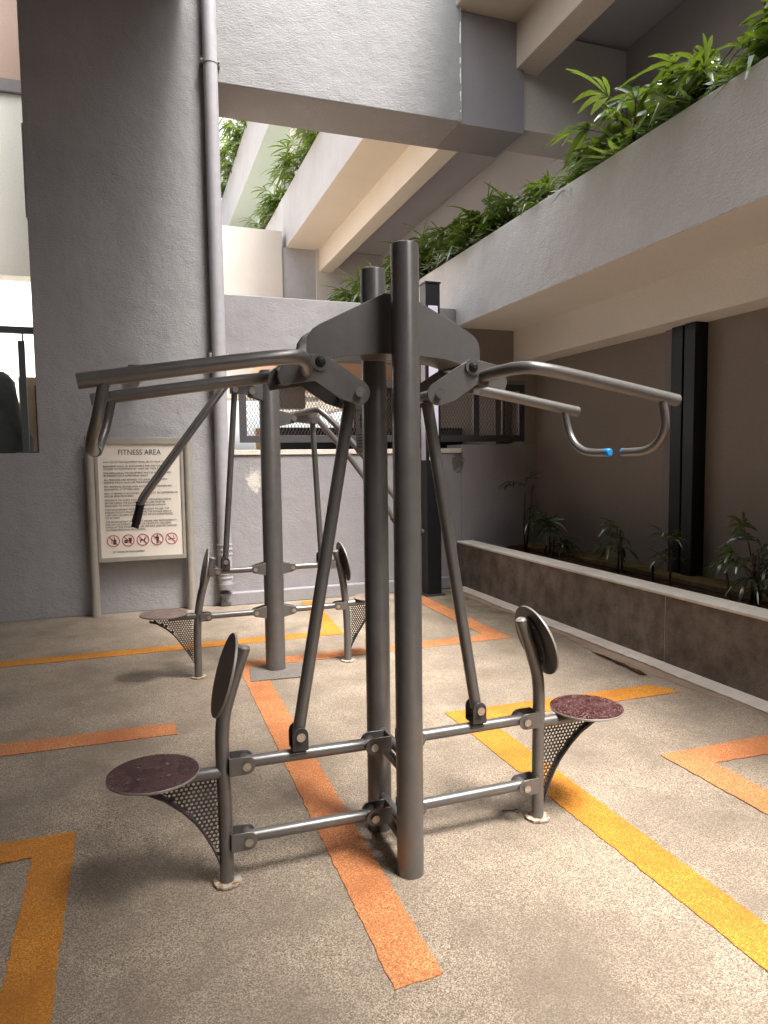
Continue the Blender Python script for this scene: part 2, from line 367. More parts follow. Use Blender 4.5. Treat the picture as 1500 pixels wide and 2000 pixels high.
fb = root('far_cross_wall', (2.5, 17, 4), 'sunlit cream cross wall beyond the beam', 'wall')
B(-1.5, 3.49, 17, 17.6, 3.0, 6.98).build('wall_face', M['plaster_light'], fb, smooth=0, bevel=.01)
B(3.491, 4.32, 17.05, 17.55, 3.0, 6.615).build('recess_wall', M['plaster'], fb, smooth=0)
B(4.321, 6.5, 17.0, 17.5, 3.0, 6.615).build('side_wall', M['plaster_light'], fb, smooth=0)
tag(MB().cyl((4.15, 17.4, 8.6), (0, 0, 1), .31, 3.3, 40).build('round_column', M['plaster_light'], loc=(4.15, 17.4, 6.95)),
    'round white column standing behind the second storey parapet', 'column', kind='thing')
block('upper_inner_wall', (6.0, 6.2, -6, 16.9, 3.29, 6.62), M['inner_up'], 'dark inner wall behind the lowest row of palms')
block('upper_inner_wall', (6.0, 6.2, -6, 27, 6.85, 10.25), M['inner_up'], 'dim inner wall behind the second storey parapet')
block('right_wall', (4.722, 5.0, -6, 7.9, 0, 3.06), M['rightwall'], 'shaded taupe wall behind the ground planter', bevel=0)
tag(MB().prism([(-12, -8), (2.15, -8), (2.1, 2), (1.65, 5.4), (.62, 7.59), (-12, 7.59)], 'xy', 6.35, 6.7).build('left_shade_slab', M['inner'], smooth=0), 'unseen wide slab overhead on the left, edge shaped to cast shade', 'roof', kind='thing')  # out of view; edge drawn to shade the column and left floor
block('left_light_blocker', (-4.3, -4.0, -8, 7.55, 0, 6.34), M['inner'], 'unseen grey wall far to the left, added to block stray sky light')  # out of view, added to stop sky light leaking in sideways
tag(MB().prism([(-4.0, 0), (4.7, 0), (4.7, 5.2), (.6, 5.2), (.6, 6.34), (-4.0, 6.34)], 'xz', -5.3, -5.0).build('rear_light_blocker', M['plaster'], smooth=0), 'unseen grey wall behind the camera, added to block low sky light', 'wall', kind='thing')  # added behind the camera for bounce and to hold back low sky

# chipped pale render along two exposed corners
def chips(parent, fn, length, seed, fill=.6):
    rnd = random.Random(seed); mb = MB(); t = 0
    while t < length:
        L = rnd.uniform(.01, .09)
        if rnd.random() < fill: fn(mb, t, min(t+L, length), rnd)
        t += L
    return mb
mb = chips(br, lambda m, a, b_, r: m.box(3.652-r.uniform(.002, .011), 3.6595, 7.5565, 7.5595, 5.40+a, 5.40+b_), 2.5, 2)
mb.box(3.6575, 3.6594, 7.5568, 7.5597, 5.40, 7.9).build('chipped_corner', M['white'], br, smooth=0)
mb = chips(b1, lambda m, a, b_, r: m.box(3.5965, 3.5995, .5+a, .5+b_, 3.079, 3.081+r.uniform(.001, .008)), 7.0, 3, .75)
mb.box(3.5972, 3.5994, .5, 7.5, 3.0792, 3.0805).build('chipped_edge', M['white'], b1, smooth=0)
# planter at the right
pl = root('ground_planter', (3.9, 3, 0), 'long low planter wall of damp dark render with pale top', 'planter')
B(3.60, 3.80, -2, 4.08, 0, .525).build('planter_wall', M['planter'], pl, smooth=0, bevel=.004)
B(3.60, 3.80, 4.088, 7.60, 0, .525).build('planter_wall', M['planter'], pl, smooth=0, bevel=.004)
B(3.605, 3.795, 4.0805, 4.0875, .01, .52).build('joint_filler', M['kerbmat'], pl, smooth=0)
B(3.592, 3.805, -2, 4.081, .526, .55).build('coping', M['coping'], pl, smooth=0, bevel=.006)
B(3.592, 3.805, 4.087, 7.60, .526, .55).build('coping', M['coping'], pl, smooth=0, bevel=.006)
rnd = random.Random(3); mb = MB(); nx, ny = 16, 140; vs = []
for j in range(ny+1):
    for i in range(nx+1):
        x = 3.806+(.68)*i/nx; y = -2+9.6*j/ny
        vs.append((x, y, .43+.03*math.sin(x*9+y*2)*math.sin(y*3.1)+rnd.uniform(-.012, .012)))
mb.add(vs, [(j*(nx+1)+i, j*(nx+1)+i+1, (j+1)*(nx+1)+i+1, (j+1)*(nx+1)+i) for j in range(ny) for i in range(nx)])
tag(mb.build('soil', M['soil'], pl, smooth=70), kind=None)
B(4.44, 4.72, -2, 7.60, .30, .475).build('mossy_ledge', M['ledge'], pl, smooth=0, bevel=.01)
# irrigation hose on the soil
tag(MB().tube([(4.25, 3.2, .47), (4.22, 4.0, .475), (4.27, 4.6, .47), (4.24, 5.3, .48), (4.26, 6.1, .47)], .008, 8, smooth_path=2)
    .build('irrigation_hose', M['rubber'], loc=(4.25, 3.2, .47)), 'thin black hose lying along the planter soil', 'hose', kind='thing')
tag(MB().tube([(4.16, 4.87, .40), (4.165, 4.875, .60)], .012, 8).build('irrigation_stake', M['rubber'], loc=(4.16, 4.87, .43)),
    'short black stake in the planter soil between two small palms', 'stake', kind='thing')

# black posts and pilaster on the right wall
block('wall_pilaster', (4.66, 4.7215, 5.205, 5.34, .476, 2.69), M['inner'], 'flat dark grey strip on the right wall left of the black posts', 'pilaster', .004)
block('steel_post', (4.60, 4.7215, 5.055, 5.195, .43, 2.689), M['black'], 'black square steel post next to the grey strip on the right wall', 'post', .006)
block('steel_post', (4.58, 4.7215, 4.885, 5.015, .40, 2.689), M['black'], 'rightmost black square steel post on the right wall', 'post', .006)

# ------------------------------------------------------------------ mesh window
mw = root('mesh_window', (2.8, 7.7, 1.66), 'charcoal framed expanded metal window in the back wall', 'window')
FY0, FY1 = 7.665, 7.715
x0, x1, z0, z1 = 1.07, 4.56, 1.735, 2.43
fr = MB(); fr.prism([(x0, z0), (x1, z0), (x1-.075, z0+.075), (x0+.075, z0+.075)], 'xz', FY0, FY1)
fr.prism([(x0, z1), (x1, z1), (x1-.075, z1-.075), (x0+.075, z1-.075)], 'xz', FY0, FY1)
fr.prism([(x0, z0), (x0, z1), (x0+.075, z1-.075), (x0+.075, z0+.075)], 'xz', FY0, FY1)
fr.prism([(x1, z0), (x1, z1), (x1-.075, z1-.075), (x1-.075, z0+.075)], 'xz', FY0, FY1)
fr.build('frame', M['gframe'], mw, smooth=0, bevel=.002)
for xm, w in ((2.56, .05), (3.90, .075), (4.27, .028)):
    B(xm-w/2, xm+w/2, FY0+.004, FY1-.004, z0+.076, z1-.076).build('mullion', M['gframe'], mw, smooth=0)
mb = MB(); px_, pz_ = .037, .072; t = .0026; ya = 7.692
i = 0; X = x0+.07
while X < x1-.07:
    Z = z0+.07; j = 0
    while Z < z1-.08:
        a = px_/2 if (i+j) % 2 else 0; b_ = 0 if (i+j) % 2 else px_/2
        A = Vector((X+(a if (i+j) % 2 == 0 else px_/2), ya, Z)); Bv = Vector((X+(px_/2 if (i+j) % 2 == 0 else 0), ya, Z+pz_/2))
        p0 = (X if (i+j) % 2 == 0 else X+px_/2, Z); p1 = (X+px_/2 if (i+j) % 2 == 0 else X, min(Z+pz_/2, z1-.07))
        mb.add([(p0[0]-t, ya, p0[1]), (p0[0]+t, ya-.003, p0[1]), (p1[0]+t, ya-.003, p1[1]), (p1[0]-t, ya, p1[1])], [(0, 1, 2, 3)])
        Z += pz_/2; j += 1
    X += px_/2; i += 1
mb.build('wire_mesh', M['wire'], mw, smooth=0)
for z in (2.33, 1.86): MB().tube([(4.56, 7.69, z), (4.69, 7.69, z)], .008, 8).build('hinge_bolt', M['bolt'], mw)

# things beyond the window and the upper gap
deck = tag(B(-16, 6.2, 7.96, 30, 1.4, 1.62).build('raised_deck', M['kerbmat'], smooth=0), 'raised deck floor behind the back wall', 'floor', kind='structure')
block('corridor_ceiling_slab', (1.75, 4.35, 8.5, 12.6, 2.74, 2.92), M['peach'], 'low peach ceiling behind the mesh window', 'roof')
block('corridor_beam', (1.72, 2.25, 9.6, 9.9, 2.25, 2.6), M['inner'], 'grey box seen through the left half of the mesh window', 'beam')
block('corridor_back_wall', (3.25, 4.72, 10.6, 10.8, 1.62, 2.735), M['red_brown'], 'dark brick brown wall seen through the right mesh panels')
block('corridor_back_wall', (2.0, 3.249, 12.4, 12.58, 1.62, 2.1), M['sand'], 'low sand coloured wall seen through the middle of the mesh')
block('corridor_side_wall', (4.352, 4.72, 8.02, 10.59, 1.62, 2.68), M['rightwall'], 'shaded side wall behind the right end of the mesh')
block('far_facade', (-14, 3.3, 26, 26.5, 1.62, 9.5), M['white'], 'pale building facade far beyond the courtyard', 'building')

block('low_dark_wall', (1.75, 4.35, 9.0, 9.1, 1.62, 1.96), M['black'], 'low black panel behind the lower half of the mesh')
# left opening
block('peach_wall', (-6, -.96, 9.2, 9.5, 5.86, 8.4), M['peach_pale'], 'peach wall above the dark strip in the left opening')
block('dark_ledge', (-6, -.96, 9.15, 9.5, 5.72, 5.855), M['inner'], 'dark strip across the top of the left opening', 'ledge', .003)
block('pale_wall', (-6, -.96, 9.2, 9.5, 3.70, 5.715), M['palecream'], 'pale wall in the upper part of the left opening')
rl = root('metal_railing', (-1.3, 7.8, Z1), 'blue grey metal railing in the opening at the left edge', 'railing')
B(-6, -.90, 7.74, 7.80, 2.81, 2.875).build('top_rail', M['rail'], rl, smooth=0, bevel=.004)
B(-1.045, -.985, 7.75, 7.79, 1.655, 2.74).build('post', M['rail'], rl, smooth=0, bevel=.003)
MB().tube([(-1.0, 7.77, 2.74), (-1.0, 7.77, 2.81)], .009, 8).build('pin', M['rail'], rl)
B(-1.10, -.90, 7.73, 7.81, 1.642, 1.655).build('foot_plate', M['rail'], rl, smooth=0)
mb = MB(); rnd = random.Random(9); vs = []; nseg = 30
for k, (z, sx, sy) in enumerate(((1.625, .44, .36), (1.80, .45, .36), (2.02, .36, .30), (2.25, .33, .27), (2.42, .30, .24), (2.50, .24, .2), (2.52, .1, .1))):
    for i in range(nseg):
        a = 2*math.pi*i/nseg; w = 1+.04*math.sin(a*7+k)+.02*rnd.random()
        ca, sa = math.cos(a), math.sin(a); e = .55
        vs.append((-1.50+sx*w*math.copysign(abs(ca)**e, ca), 8.45+sy*w*math.copysign(abs(sa)**e, sa), z))
mb.add(vs, [(k*nseg+i, k*nseg+(i+1) % nseg, (k+1)*nseg+(i+1) % nseg, (k+1)*nseg+i) for k in range(6) for i in range(nseg)]+[tuple(range(6*nseg, 7*nseg))])
tag(mb.build('covered_machine', M['cloth'], loc=(-1.5, 8.45, 1.62), smooth=60), 'machine under a grey green cloth cover behind the railing', 'covered machine', kind='thing')
block('sand_box', (-1.22, -1.04, 8.95, 9.4, 1.62, 2.52), M['sand'], 'sand coloured board beside the covered machine', 'board')
block('red_brown_door', (-1.045, -.93, 8.86, 9.1, 1.62, 2.42), M['red_brown'], 'narrow red brown door edge at the end of the railing', 'door', .004)

# ------------------------------------------------------------------ downpipe, wall light, notice board, lamp column
dp = root('downpipe', (.86, 7.52, .14), 'grey rainwater downpipe in the corner beside the column wall', 'pipe')
MB().tube([(.855, 7.515, .19), (.855, 7.515, 12)], .071, 28).build('pipe_body', M['pipe'], dp)
mb = MB()
for z in (.31, .355, .40, .56, .61, .66): mb.cyl((.855, 7.515, z), (0, 0, 1), .080, .012, 28)
mb.cyl((.855, 7.515, .485), (0, 0, 1), .0725, .36, 28)
mb.build('coupling_rings', M['pipe'], dp)
MB().cyl((.855, 7.515, .215), (0, 0, 1), .082, .055, 28).build('pipe_shoe', M['inner'], dp)
for z in (2.63, 5.53, 8.4):
    c = MB().cyl((.855, 7.515, z), (0, 0, 1), .076, .028, 28).build('clamp', M['pipe'], dp)
    for sx in (-1, 1):
        MB().box(.855+sx*.085-.014, .855+sx*.085+.014, 7.50, 7.60, z-.02, z+.02).cyl((.855+sx*.085, 7.505, z+.01), (0, 1, 0), .012, .05, 10).build('bolt', M['bolt'], c)

wl = root('wall_light', (.03, 7.6, 2.35), 'small dark up and down wall light on the column wall', 'wall light')
B(-.035, .085, 7.50, 7.60, 2.36, 2.51).build('housing', M['steel_dark'], wl, smooth=0, bevel=.006)
B(-.02, .07, 7.51, 7.59, 2.352, 2.359).build('lens', M['lens'], wl, smooth=0)

nb = root('notice_board', (.04, 7.5, 0), 'beige framed fitness area notice board on two posts', 'notice board')
for xx, zt in ((-.425, 1.80), (.505, 1.79)):
    MB().tube([(xx, 7.50, 0), (xx, 7.50, zt)], .042, 20).build('post', M['signpost'], nb)
fr = MB(); a0, a1, c0, c1 = -.382, .462, .545, 1.785
fr.box(a0, a1, 7.478, 7.515, c1-.065, c1).box(a0, a1, 7.478, 7.515, c0, c0+.045)
fr.box(a0, a0+.03, 7.479, 7.514, c0+.045, c1-.065).box(a1-.03, a1, 7.479, 7.514, c0+.045, c1-.065)
fr.build('frame', M['signpost'], nb, smooth=0, bevel=.003)
panel = B(a0+.03, a1-.03, 7.492, 7.508, c0+.045, c1-.065).build('panel', M['signpanel'], nb, smooth=0)
def text(s, x, z, size, name, parent, mat, y=7.4895, align='LEFT', fit=None, sp=1.0):
    cu = bpy.data.curves.new(name, 'FONT'); cu.body = s; cu.size = size; cu.align_x = align; cu.space_line = sp
    cu.extrude = .0004; cu.materials.append(mat); cu.offset = 0
    o = bpy.data.objects.new(name, cu); scn.collection.objects.link(o); o.parent = parent
    b = Vector(parent['base']); o.location = Vector((x, y, z))-b; o.rotation_euler = (R(90), 0, 0)
    bpy.context.view_layer.update()
    me = bpy.data.meshes.new_from_object(o.evaluated_get(bpy.context.evaluated_depsgraph_get()))
    k = fit/max(o.dimensions.x, .01) if fit else 1
    for v in me.vertices: v.co.x *= k
    n = bpy.data.objects.new(name, me); scn.collection.objects.link(n); n.parent = parent; n.location = o.location; n.rotation_euler = o.rotation_euler
    bpy.data.objects.remove(o); n.name = name
    return n
text('FITNESS AREA', .04, 1.615, .075, 'heading', panel, M['ink'], align='CENTER', fit=.405)
paras = ["ANY USE OF THE EQUIPMENT SHALL BE AT YOUR OWN RISK",
 "RESIDENTS SHALL BE RESPONSIBLE FOR ANY DAMAGE\nCAUSED TO EQUIPMENT BY THEM OR THEIR GUESTS",
 "CHILDREN USING THE EQUIPMENT MUST BE ACCOMPANIED\nBY PARENTS OR A SUPERVISING ADULT",
 "ALL PERSONS ARE ADVISED TO LEAVE FITNESS AREA\nDURING HEAVY RAIN OR THUNDERSTORM",
 "PET, SMOKING, BATHES AND ALCOHOLIC BEVERAGES ARE\nPROHIBITED AT FITNESS AREA",
 "NO LITTERING IS ALLOWED. LITTER MUST BE DEPOSITED IN\nREFUSE BINS PROVIDED",
 "RESIDENTS OR GUEST SHOULD READ THE INSTRUCTIONS\nBEFORE USING THE EQUIPMENT. DUE CARE MUST BE\nEXERCISED TO AVOID ANY GRIEVANCE OR DAMAGE",
 "THE MANAGEMENT RESERVES THE RIGHT TO ASK THE\nRESIDENTS/OCCUPANTS TO LEAVE THE FITNESS AREA IF\nTHEY ARE CAUSING DISTURBANCE OR AN ANNOYANCE\nTO OTHERS",
 "THE MANAGEMENT SHALL NOT ASSUME ANY RESPONSIBILITY\nFOR ANY ACCIDENT, INJURIES OR DEATH TO THE USERS\nWHILE AT THE FITNESS AREA OR FOR ANY LOSS OR DAMAGE\nTO THEIR PERSONAL BELONGING"]
z = 1.535
for p in paras:
    n = p.count("\n")+1; mx = max(len(l) for l in p.split("\n"))
    text(p, -.305, z, .0252, 'rule_text', panel, M['ink'], fit=.0134*mx, sp=1.08)
    z -= .0265*n+.0150
text('BY ORDER OF MANAGEMENT', -.245, .635, .024, 'rule_text', panel, M['ink'], fit=.30)
def ring(mb, cx, cz, r, w, n=28):
    for k in range(n):
        a, b_ = 2*math.pi*k/n, 2*math.pi*(k+1)/n
        q = [(cx+rr*math.cos(t_), cz+rr*math.sin(t_)) for rr, t_ in ((r, a), (r, b_), (r-w, b_), (r-w, a))]
        mb.prism(q, 'xz', 7.4885, 7.4915)
icons = [
 [[(-.022,.018),(-.006,.018),(-.012,-.002),(-.012,-.018),(-.006,-.022),(-.022,-.022),(-.016,-.018),(-.016,-.002)], [(.006,.036),(.012,.036),(.013,.016),(.026,.008),(.026,-.034),(-.002,-.034),(-.002,.008),(.005,.016)]],
 [[(-.038,-.004),(-.03,.006),(-.008,.008),(-.002,-.002),(-.002,-.006),(-.038,-.006)], [(-.038,-.01),(-.002,-.01),(-.006,-.024),(-.034,-.024)], [(.004,.026),(.034,.022),(.028,-.026),(.008,-.026)]],
 [[(-.032,.008),(-.026,.004),(.010,.004),(.016,.022),(.022,.022),(.032,.014),(.022,.010),(.018,-.006),(.022,-.030),(.016,-.030),(.010,-.008),(-.014,-.008),(-.022,-.030),(-.028,-.030),(-.022,-.002)]],
 [[(-.006,.030),(.006,.030),(.006,.042),(-.006,.042)], [(-.016,.026),(.014,.026),(.018,-.004),(.012,-.004),(.010,.010),(.010,-.040),(.003,-.040),(.001,-.014),(-.002,-.040),(-.009,-.040),(-.009,.012),(-.024,.002),(-.026,.008)]],
 [[(-.036,-.010),(.022,-.004),(.022,.003),(-.036,-.003)], [(.025,-.003),(.034,-.003),(.034,.004),(.025,.004)], [(.016,.010),(.020,.010),(.024,.022),(.020,.030),(.016,.022)]]]
for k, ic in enumerate(icons):
    cx_, cz_ = -.238+k*.1395, .755
    mb = MB(); ring(mb, cx_, cz_, .060, .007)
    d = .041; w = .0025
    mb.prism([(cx_-d-w, cz_+d-w), (cx_-d+w, cz_+d+w), (cx_+d+w, cz_-d+w), (cx_+d-w, cz_-d-w)], 'xz', 7.4883, 7.4913)
    o = mb.build('prohibition_ring', M['red'], panel, smooth=0)
    mb = MB()
    for q in ic: mb.prism([(cx_+u_*1.05, cz_+w_*1.05) for u_, w_ in q], 'xz', 7.4893, 7.4918)
    mb.build('pictogram', M['ink'], panel, smooth=0)

lc = root('lamp_column', (3.11, 7.30, .1), 'tall black square lamp column with pale light panels by the back wall', 'lamp column')
LX0, LX1, LY0, LY1 = 3.035, 3.205, 7.17, 7.34
B(LX0, LX1, LY0, LY1, 0, 3.44).build('housing', M['black'], lc, smooth=0, bevel=.005)
B(LX0-.008, LX1+.008, LY0-.008, LY1+.008, 3.441, 3.458).build('cap', M['black'], lc, smooth=0)
B(LX0+.03, LX1-.03, LY0-.006, LY0-.0005, 1.52, 3.20).build('light_panel', M['lens'], lc, smooth=0)
B(LX0-.006, LX0-.0005, LY0+.03, LY1-.03, 1.52, 3.20).build('light_panel', M['lens'], lc, smooth=0)
B(LX0-.03, LX1+.03, LY0-.03, LY1+.03, 0, .02).build('base_plate', M['steel_dark'], lc, smooth=0)

# ------------------------------------------------------------------ exercise machines
def arc(c, r, a0, a1, n=8): return [(c[0]+r*math.cos(R(a0+(a1-a0)*i/n)), c[1]+r*math.sin(R(a0+(a1-a0)*i/n))) for i in range(n+1)]
def bolt(parent, p, ax=(0, 1, 0), r=.010, h=.012, name='bolt'):
    p, ax = Vector(p), Vector(ax).normalized()
    return MB().cyl(p, ax, r, h, 6).cyl(p-ax*h*.55, ax, r*1.5, .002, 16).build(name, M['bolt'], parent)
def clevis(parent, x, yc, z, s, w=.085, h=.066, gap=.034, flare=0, bp=.6):
    """two cheek plates in the XZ plane reaching from x towards s*w, with a cross bolt"""
    mb = MB()
    tip = arc((0, 0), h/2, -90, 90)
    prof = [(0, -h/2-flare)]+[(w-h/2+u_, v_) for u_, v_ in tip]+[(0, h/2+flare)]
    for sy in (-1, 1):
        y = yc+sy*gap; mb.prism([(x+s*u_, z+v_) for u_, v_ in prof], 'xz', y-.003, y+.003)
    mb.cyl((x+s*(w-h/2), yc, z), (0, 1, 0), .008, gap*2+.006, 10)
    mb.box(min(x, x+s*.006), max(x, x+s*.006), yc-gap, yc+gap, z-h/2, z+h/2)
    c = mb.build('clevis', M['steel'], parent, bevel=.0012)
    bx = x+s*(w-h/2)
    MB().cyl((bx, yc, z), (0, 1, 0), .021, gap*2-.008, 20).build('sleeve', M['steel'], c)
    for sy in (-1, 1): bolt(c, (bx, yc+sy*(gap+.008), z), (0, -sy, 0))
    return c, bx

def rod_clevis(parent, x, yc, z):
    """small U bracket standing on a bar and holding a push rod"""
    mb = MB(); prof = [(-.030, -.03)]+[(.030*math.cos(R(180-a)), .028+.030*math.sin(R(180-a))) for a in range(0, 181, 20)]+[(.030, -.03)]
    for sy in (-1, 1): mb.prism([(x+u_, z+v_) for u_, v_ in prof], 'xz', yc+sy*.034-.003, yc+sy*.034+.003)
    mb.box(x-.029, x+.029, yc-.034, yc+.034, z-.031, z-.024)
    c = mb.build('rod_bracket', M['steel_dark'], parent, bevel=.0015)
    for sy in (-1, 1): bolt(c, (x, yc+sy*.042, z+.026), (0, -sy, 0), .011)
    return c

def gusset(parent, cx, s, yc, curve, zt, xi):
    """perforated triangular web under a seat: curve = outer concave edge as (offset, z) from far end down to the post"""
    w = MB(); P = .0168; hr = .0056; Rr = P/math.sqrt(3)
    def zc(o):
        for (o1, z1_), (o2, z2_) in zip(curve, curve[1:]):
            lo, hi = sorted((o1, o2))
            if lo <= o <= hi: return z1_+(z2_-z1_)*(o-o1)/(o2-o1)
        return 9
    j = 0; z = zt-.012
    while z > curve[-1][1]:
        o = xi+.008+(P/2 if j % 2 else 0)
        while o < curve[0][0]:
            lim = zc(o)
            if z > lim+.0155:
                hx = [(cx+s*(o+Rr*math.sin(R(60*k))), z+Rr*math.cos(R(60*k))) for k in range(6)]
                if z > lim+.022 and o > xi+.004 :
                    nn = 12
                    outer = []
                    for k in range(6):
                        a, b_ = hx[k], hx[(k+1) % 6]; outer += [a, ((a[0]+b_[0])/2, (a[1]+b_[1])/2)]
                    inner = [(cx+s*(o+hr*math.sin(R(30*k))), z+hr*math.cos(R(30*k))) for k in range(nn)]
                    for y in (yc-.0015, yc+.0015):
                        w.add([(a[0], y, a[1]) for a in outer+inner], [(k, (k+1) % nn, (k+1) % nn+nn, k+nn) for k in range(nn)])
                    w.add([(a[0], y, a[1]) for y in (yc-.0015, yc+.0015) for a in inner], [(k, (k+1) % nn, (k+1) % nn+nn, k+nn) for k in range(nn)])
                else:
                    w.prism(hx, 'xz', yc-.0015, yc+.0015)
            o += P
        z -= P*math.sqrt(3)/2; j += 1
    web = w.build('perforated_web', M['steel_dark'], parent, smooth=0)
    # flange along the concave edge
    fl = MB(); vs = []
    for (o, z) in curve:
        for dy, dz in ((-.014, 0), (.014, 0), (.014, .013), (-.014, .013)): vs.append((cx+s*o, yc+dy, z+dz))
    n = len(curve)
    fl.add(vs, [(i*4+k, i*4+(k+1) % 4, (i+1)*4+(k+1) % 4, (i+1)*4+k) for i in range(n-1) for k in range(4)]+[(0, 1, 2, 3), (4*n-4, 4*n-3, 4*n-2, 4*n-1)])
    fl.build('flange', M['steel_dark'], web, smooth=50)
    return web

def disc(parent, name, c, nrm, r, mat, face=M['maroon']):
    c, nrm = Vector(c), Vector(nrm).normalized(); mb = MB(); n = 56
    t = nrm.orthogonal().normalized(); b_ = nrm.cross(t); vs = []
    for h, rr in ((-.005, r-.0015), (-.004, r), (.003, r), (.0045, r-.0015)):
        vs += [c+nrm*h+(t*math.cos(2*math.pi*k/n)+b_*math.sin(2*math.pi*k/n))*rr for k in range(n)]
    mb.add(vs, [(j*n+k, j*n+(k+1) % n, (j+1)*n+(k+1) % n, (j+1)*n+k) for j in range(3) for k in range(n)], 1)
    mb.add([vs[k] for k in range(n)], [tuple(range(n-1, -1, -1))], 2)
    mb.add([vs[3*n+k] for k in range(n)], [tuple(range(n))], 0)
    return mb.build(name, [face, M['rim'], M['steel_dark']], parent, smooth=30)

def wet_face(name, spec):
    m, nt, b = new_mat(name); co = coords(nt)
    v = N(nt, "ShaderNodeTexVoronoi"); v.inputs['Scale'].default_value = 125; nt.links.new(co, v.inputs['Vector'])
    c = mix(nt, ramp(nt, v.outputs['Distance'], [(.20, (spec,)*3), (.30, (0, 0, 0))]), (.050, .017, .017), (.55, .40, .38))
    c = mix(nt, ramp(nt, noise(nt, co, 9, 4, .6), [(.4, (0, 0, 0)), (.8, (.35, .35, .35))]), c, (.11, .04, .04))
    nt.links.new(c, b.inputs['Base Color'])
    nt.links.new(ramp(nt, noise(nt, co, 14, 3, .6), [(.44, (.10,)*3), (.56, (.38,)*3)]), b.inputs['Roughness'])
    bump(nt, b, ramp(nt, noise(nt, co, 34, 2, .4), [(.60, (0, 0, 0)), (.64, (1, 1, 1))]), .5, .002)
    return m
M['wet'] = wet_face("wet_maroon_laminate", .10); M['dry'] = wet_face("speckled_maroon_laminate", .75)
M['dusty'] = simple("dusty_laminate", (.24, .17, .15), .55, 0, .4, .25, 12)

def seat_assembly(root_, cx, s, yc, post, po, seat_o, seat_z, seat_r, bars, web_curve, back, face, rp=.0255, web_top=None):
    """post + footing + seat + back rest on one side"""
    p = MB().tube([(cx+s*o, yc, z) for o, z in post], rp, 22, smooth_path=2).build('post', M['steel'], root_)
    MB().tube([(cx+s*post[-1][0], yc, post[-1][1]), (cx+s*(post[-1][0]-.0012), yc, post[-1][1]+.008)], [rp*.98, rp*.6], 22).build('post_cap', M['rim'], p)
    mb = MB(); rr = random.Random(int(cx*100+s)); n = 26
    ring_ = [(cx+s*post[0][0]+(.047+.008*rr.random())*math.cos(2*math.pi*k/n), yc+(.047+.008*rr.random())*math.sin(2*math.pi*k/n)) for k in range(n)]
    mb.prism(ring_, 'xy', .004, .012); mb.build('footing_collar', M['rusty'], p, smooth=0)
    # seat arm tube and seat
    MB().tube([(cx+s*(po), yc, seat_z-.032), (cx+s*(seat_o-.03), yc, seat_z-.032)], .024, 20).build('seat_tube', M['steel'], root_)
    st = disc(root_, 'seat', (cx+s*seat_o, yc, seat_z), (0, 0, 1), seat_r, None, face)
    MB().cyl((cx+s*seat_o, yc, seat_z-.012), (0, 0, 1), seat_r*.55, .008, 30).build('seat_plate', M['steel_dark'], st)
    for dx, dy in ((.05, .05), (-.05, .05), (.05, -.05), (-.05, -.05)):
        MB().cyl((cx+s*seat_o+dx, yc+dy, seat_z+.007), (0, 0, 1), .0058, .003, 12).build('screw', M['bolt'], st)
    gusset(root_, cx, s, yc, web_curve, seat_z-.035, po+rp*.9)
    # back rest
    (bo, bz, br, tilt) = back
    nrm = Vector((s*math.cos(R(tilt)), 0, math.sin(R(tilt)))); c = Vector((cx+s*bo, yc, bz))
    bd = disc(root_, 'backrest', c, nrm, br, None, M['maroon'])
    tdir = Vector((-s*math.sin(R(tilt)), 0, math.cos(R(tilt)))); mb = MB(); vs = []; n = 32
    for h in (-.0075, -.013):
        for k in range(n):
            a = 2*math.pi*k/n; vs.append(c+nrm*h+tdir*(br*.72*math.sin(a))+Vector((0, 1, 0))*(br*.42*math.cos(a)))
    mb.add(vs, [tuple(range(n)), tuple(range(2*n-1, n-1, -1))]+[(k, (k+1) % n, (k+1) % n+n, k+n) for k in range(n)])
    bp = mb.build('backing_plate', M['steel_dark'], bd, smooth=40)
    for du in (-.07, .07):
        for dy in (-.035, .035):
            q = c+nrm*-.014+tdir*du+Vector((0, dy, 0)); MB().cyl(q, nrm, .006, .004, 10).build('screw', M['bolt'], bd)
    q = c+nrm*-.025
    MB().add([q+tdir*a+Vector((0, b_, 0))+nrm*d for a in (-.05, .05) for b_ in (-.006, .006) for d in (-.02, .014)],
             [(0, 1, 3, 2), (4, 6, 7, 5), (0, 4, 5, 1), (2, 3, 7, 6), (0, 2, 6, 4), (1, 5, 7, 3)]).build('backrest_lug', M['steel'], bd, smooth=0)
    return p

CX, YC = .916, 2.525
m1 = root('exercise_machine', (CX, YC, 0), 'near two seat lat pulldown machine with twin main posts and overhead arms', 'exercise machine', 'steel exercise machines')
for y in (2.35, 2.70):
    p = MB().tube([(CX, y, 0), (CX, y, 2.285), (CX, y, 2.294), (CX, y, 2.30)], [.05, .05, .048, .036], 40).build('main_post', M['steel'], m1)
MB().tube([(CX, 2.40, .43), (CX, 2.65, .43)], .019, 16).build('crossbar', M['steel'], m1)
MB().tube([(CX, 2.40, .365), (CX, 2.65, .365)], .017, 16).build('crossbar', M['steel'], m1)
MB().tube([(CX, 2.40, .155), (CX, 2.65, .155)], .019, 16).build('crossbar', M['steel'], m1)
MB().tube([(CX, 2.40, .09), (CX, 2.65, .09)], .017, 16).build('crossbar', M['steel'], m1)
hubp = [(.045, 2.145), (.29, 2.022), (.315, 2.005), (.332, 1.98), (.338, 1.95), (.338, 1.915), (.33, 1.905), (.30, 1.902), (.262, 1.897), (.235, 1.905), (.20, 1.915), (.13, 1.922), (.045, 1.928)]
poly = [(CX-o, z) for o, z in hubp][::-1]+[(CX+o, z) for o, z in hubp]
hub = MB().prism(poly, 'xz', 2.435, 2.441).prism(poly, 'xz', 2.609, 2.615)
n = len(poly)
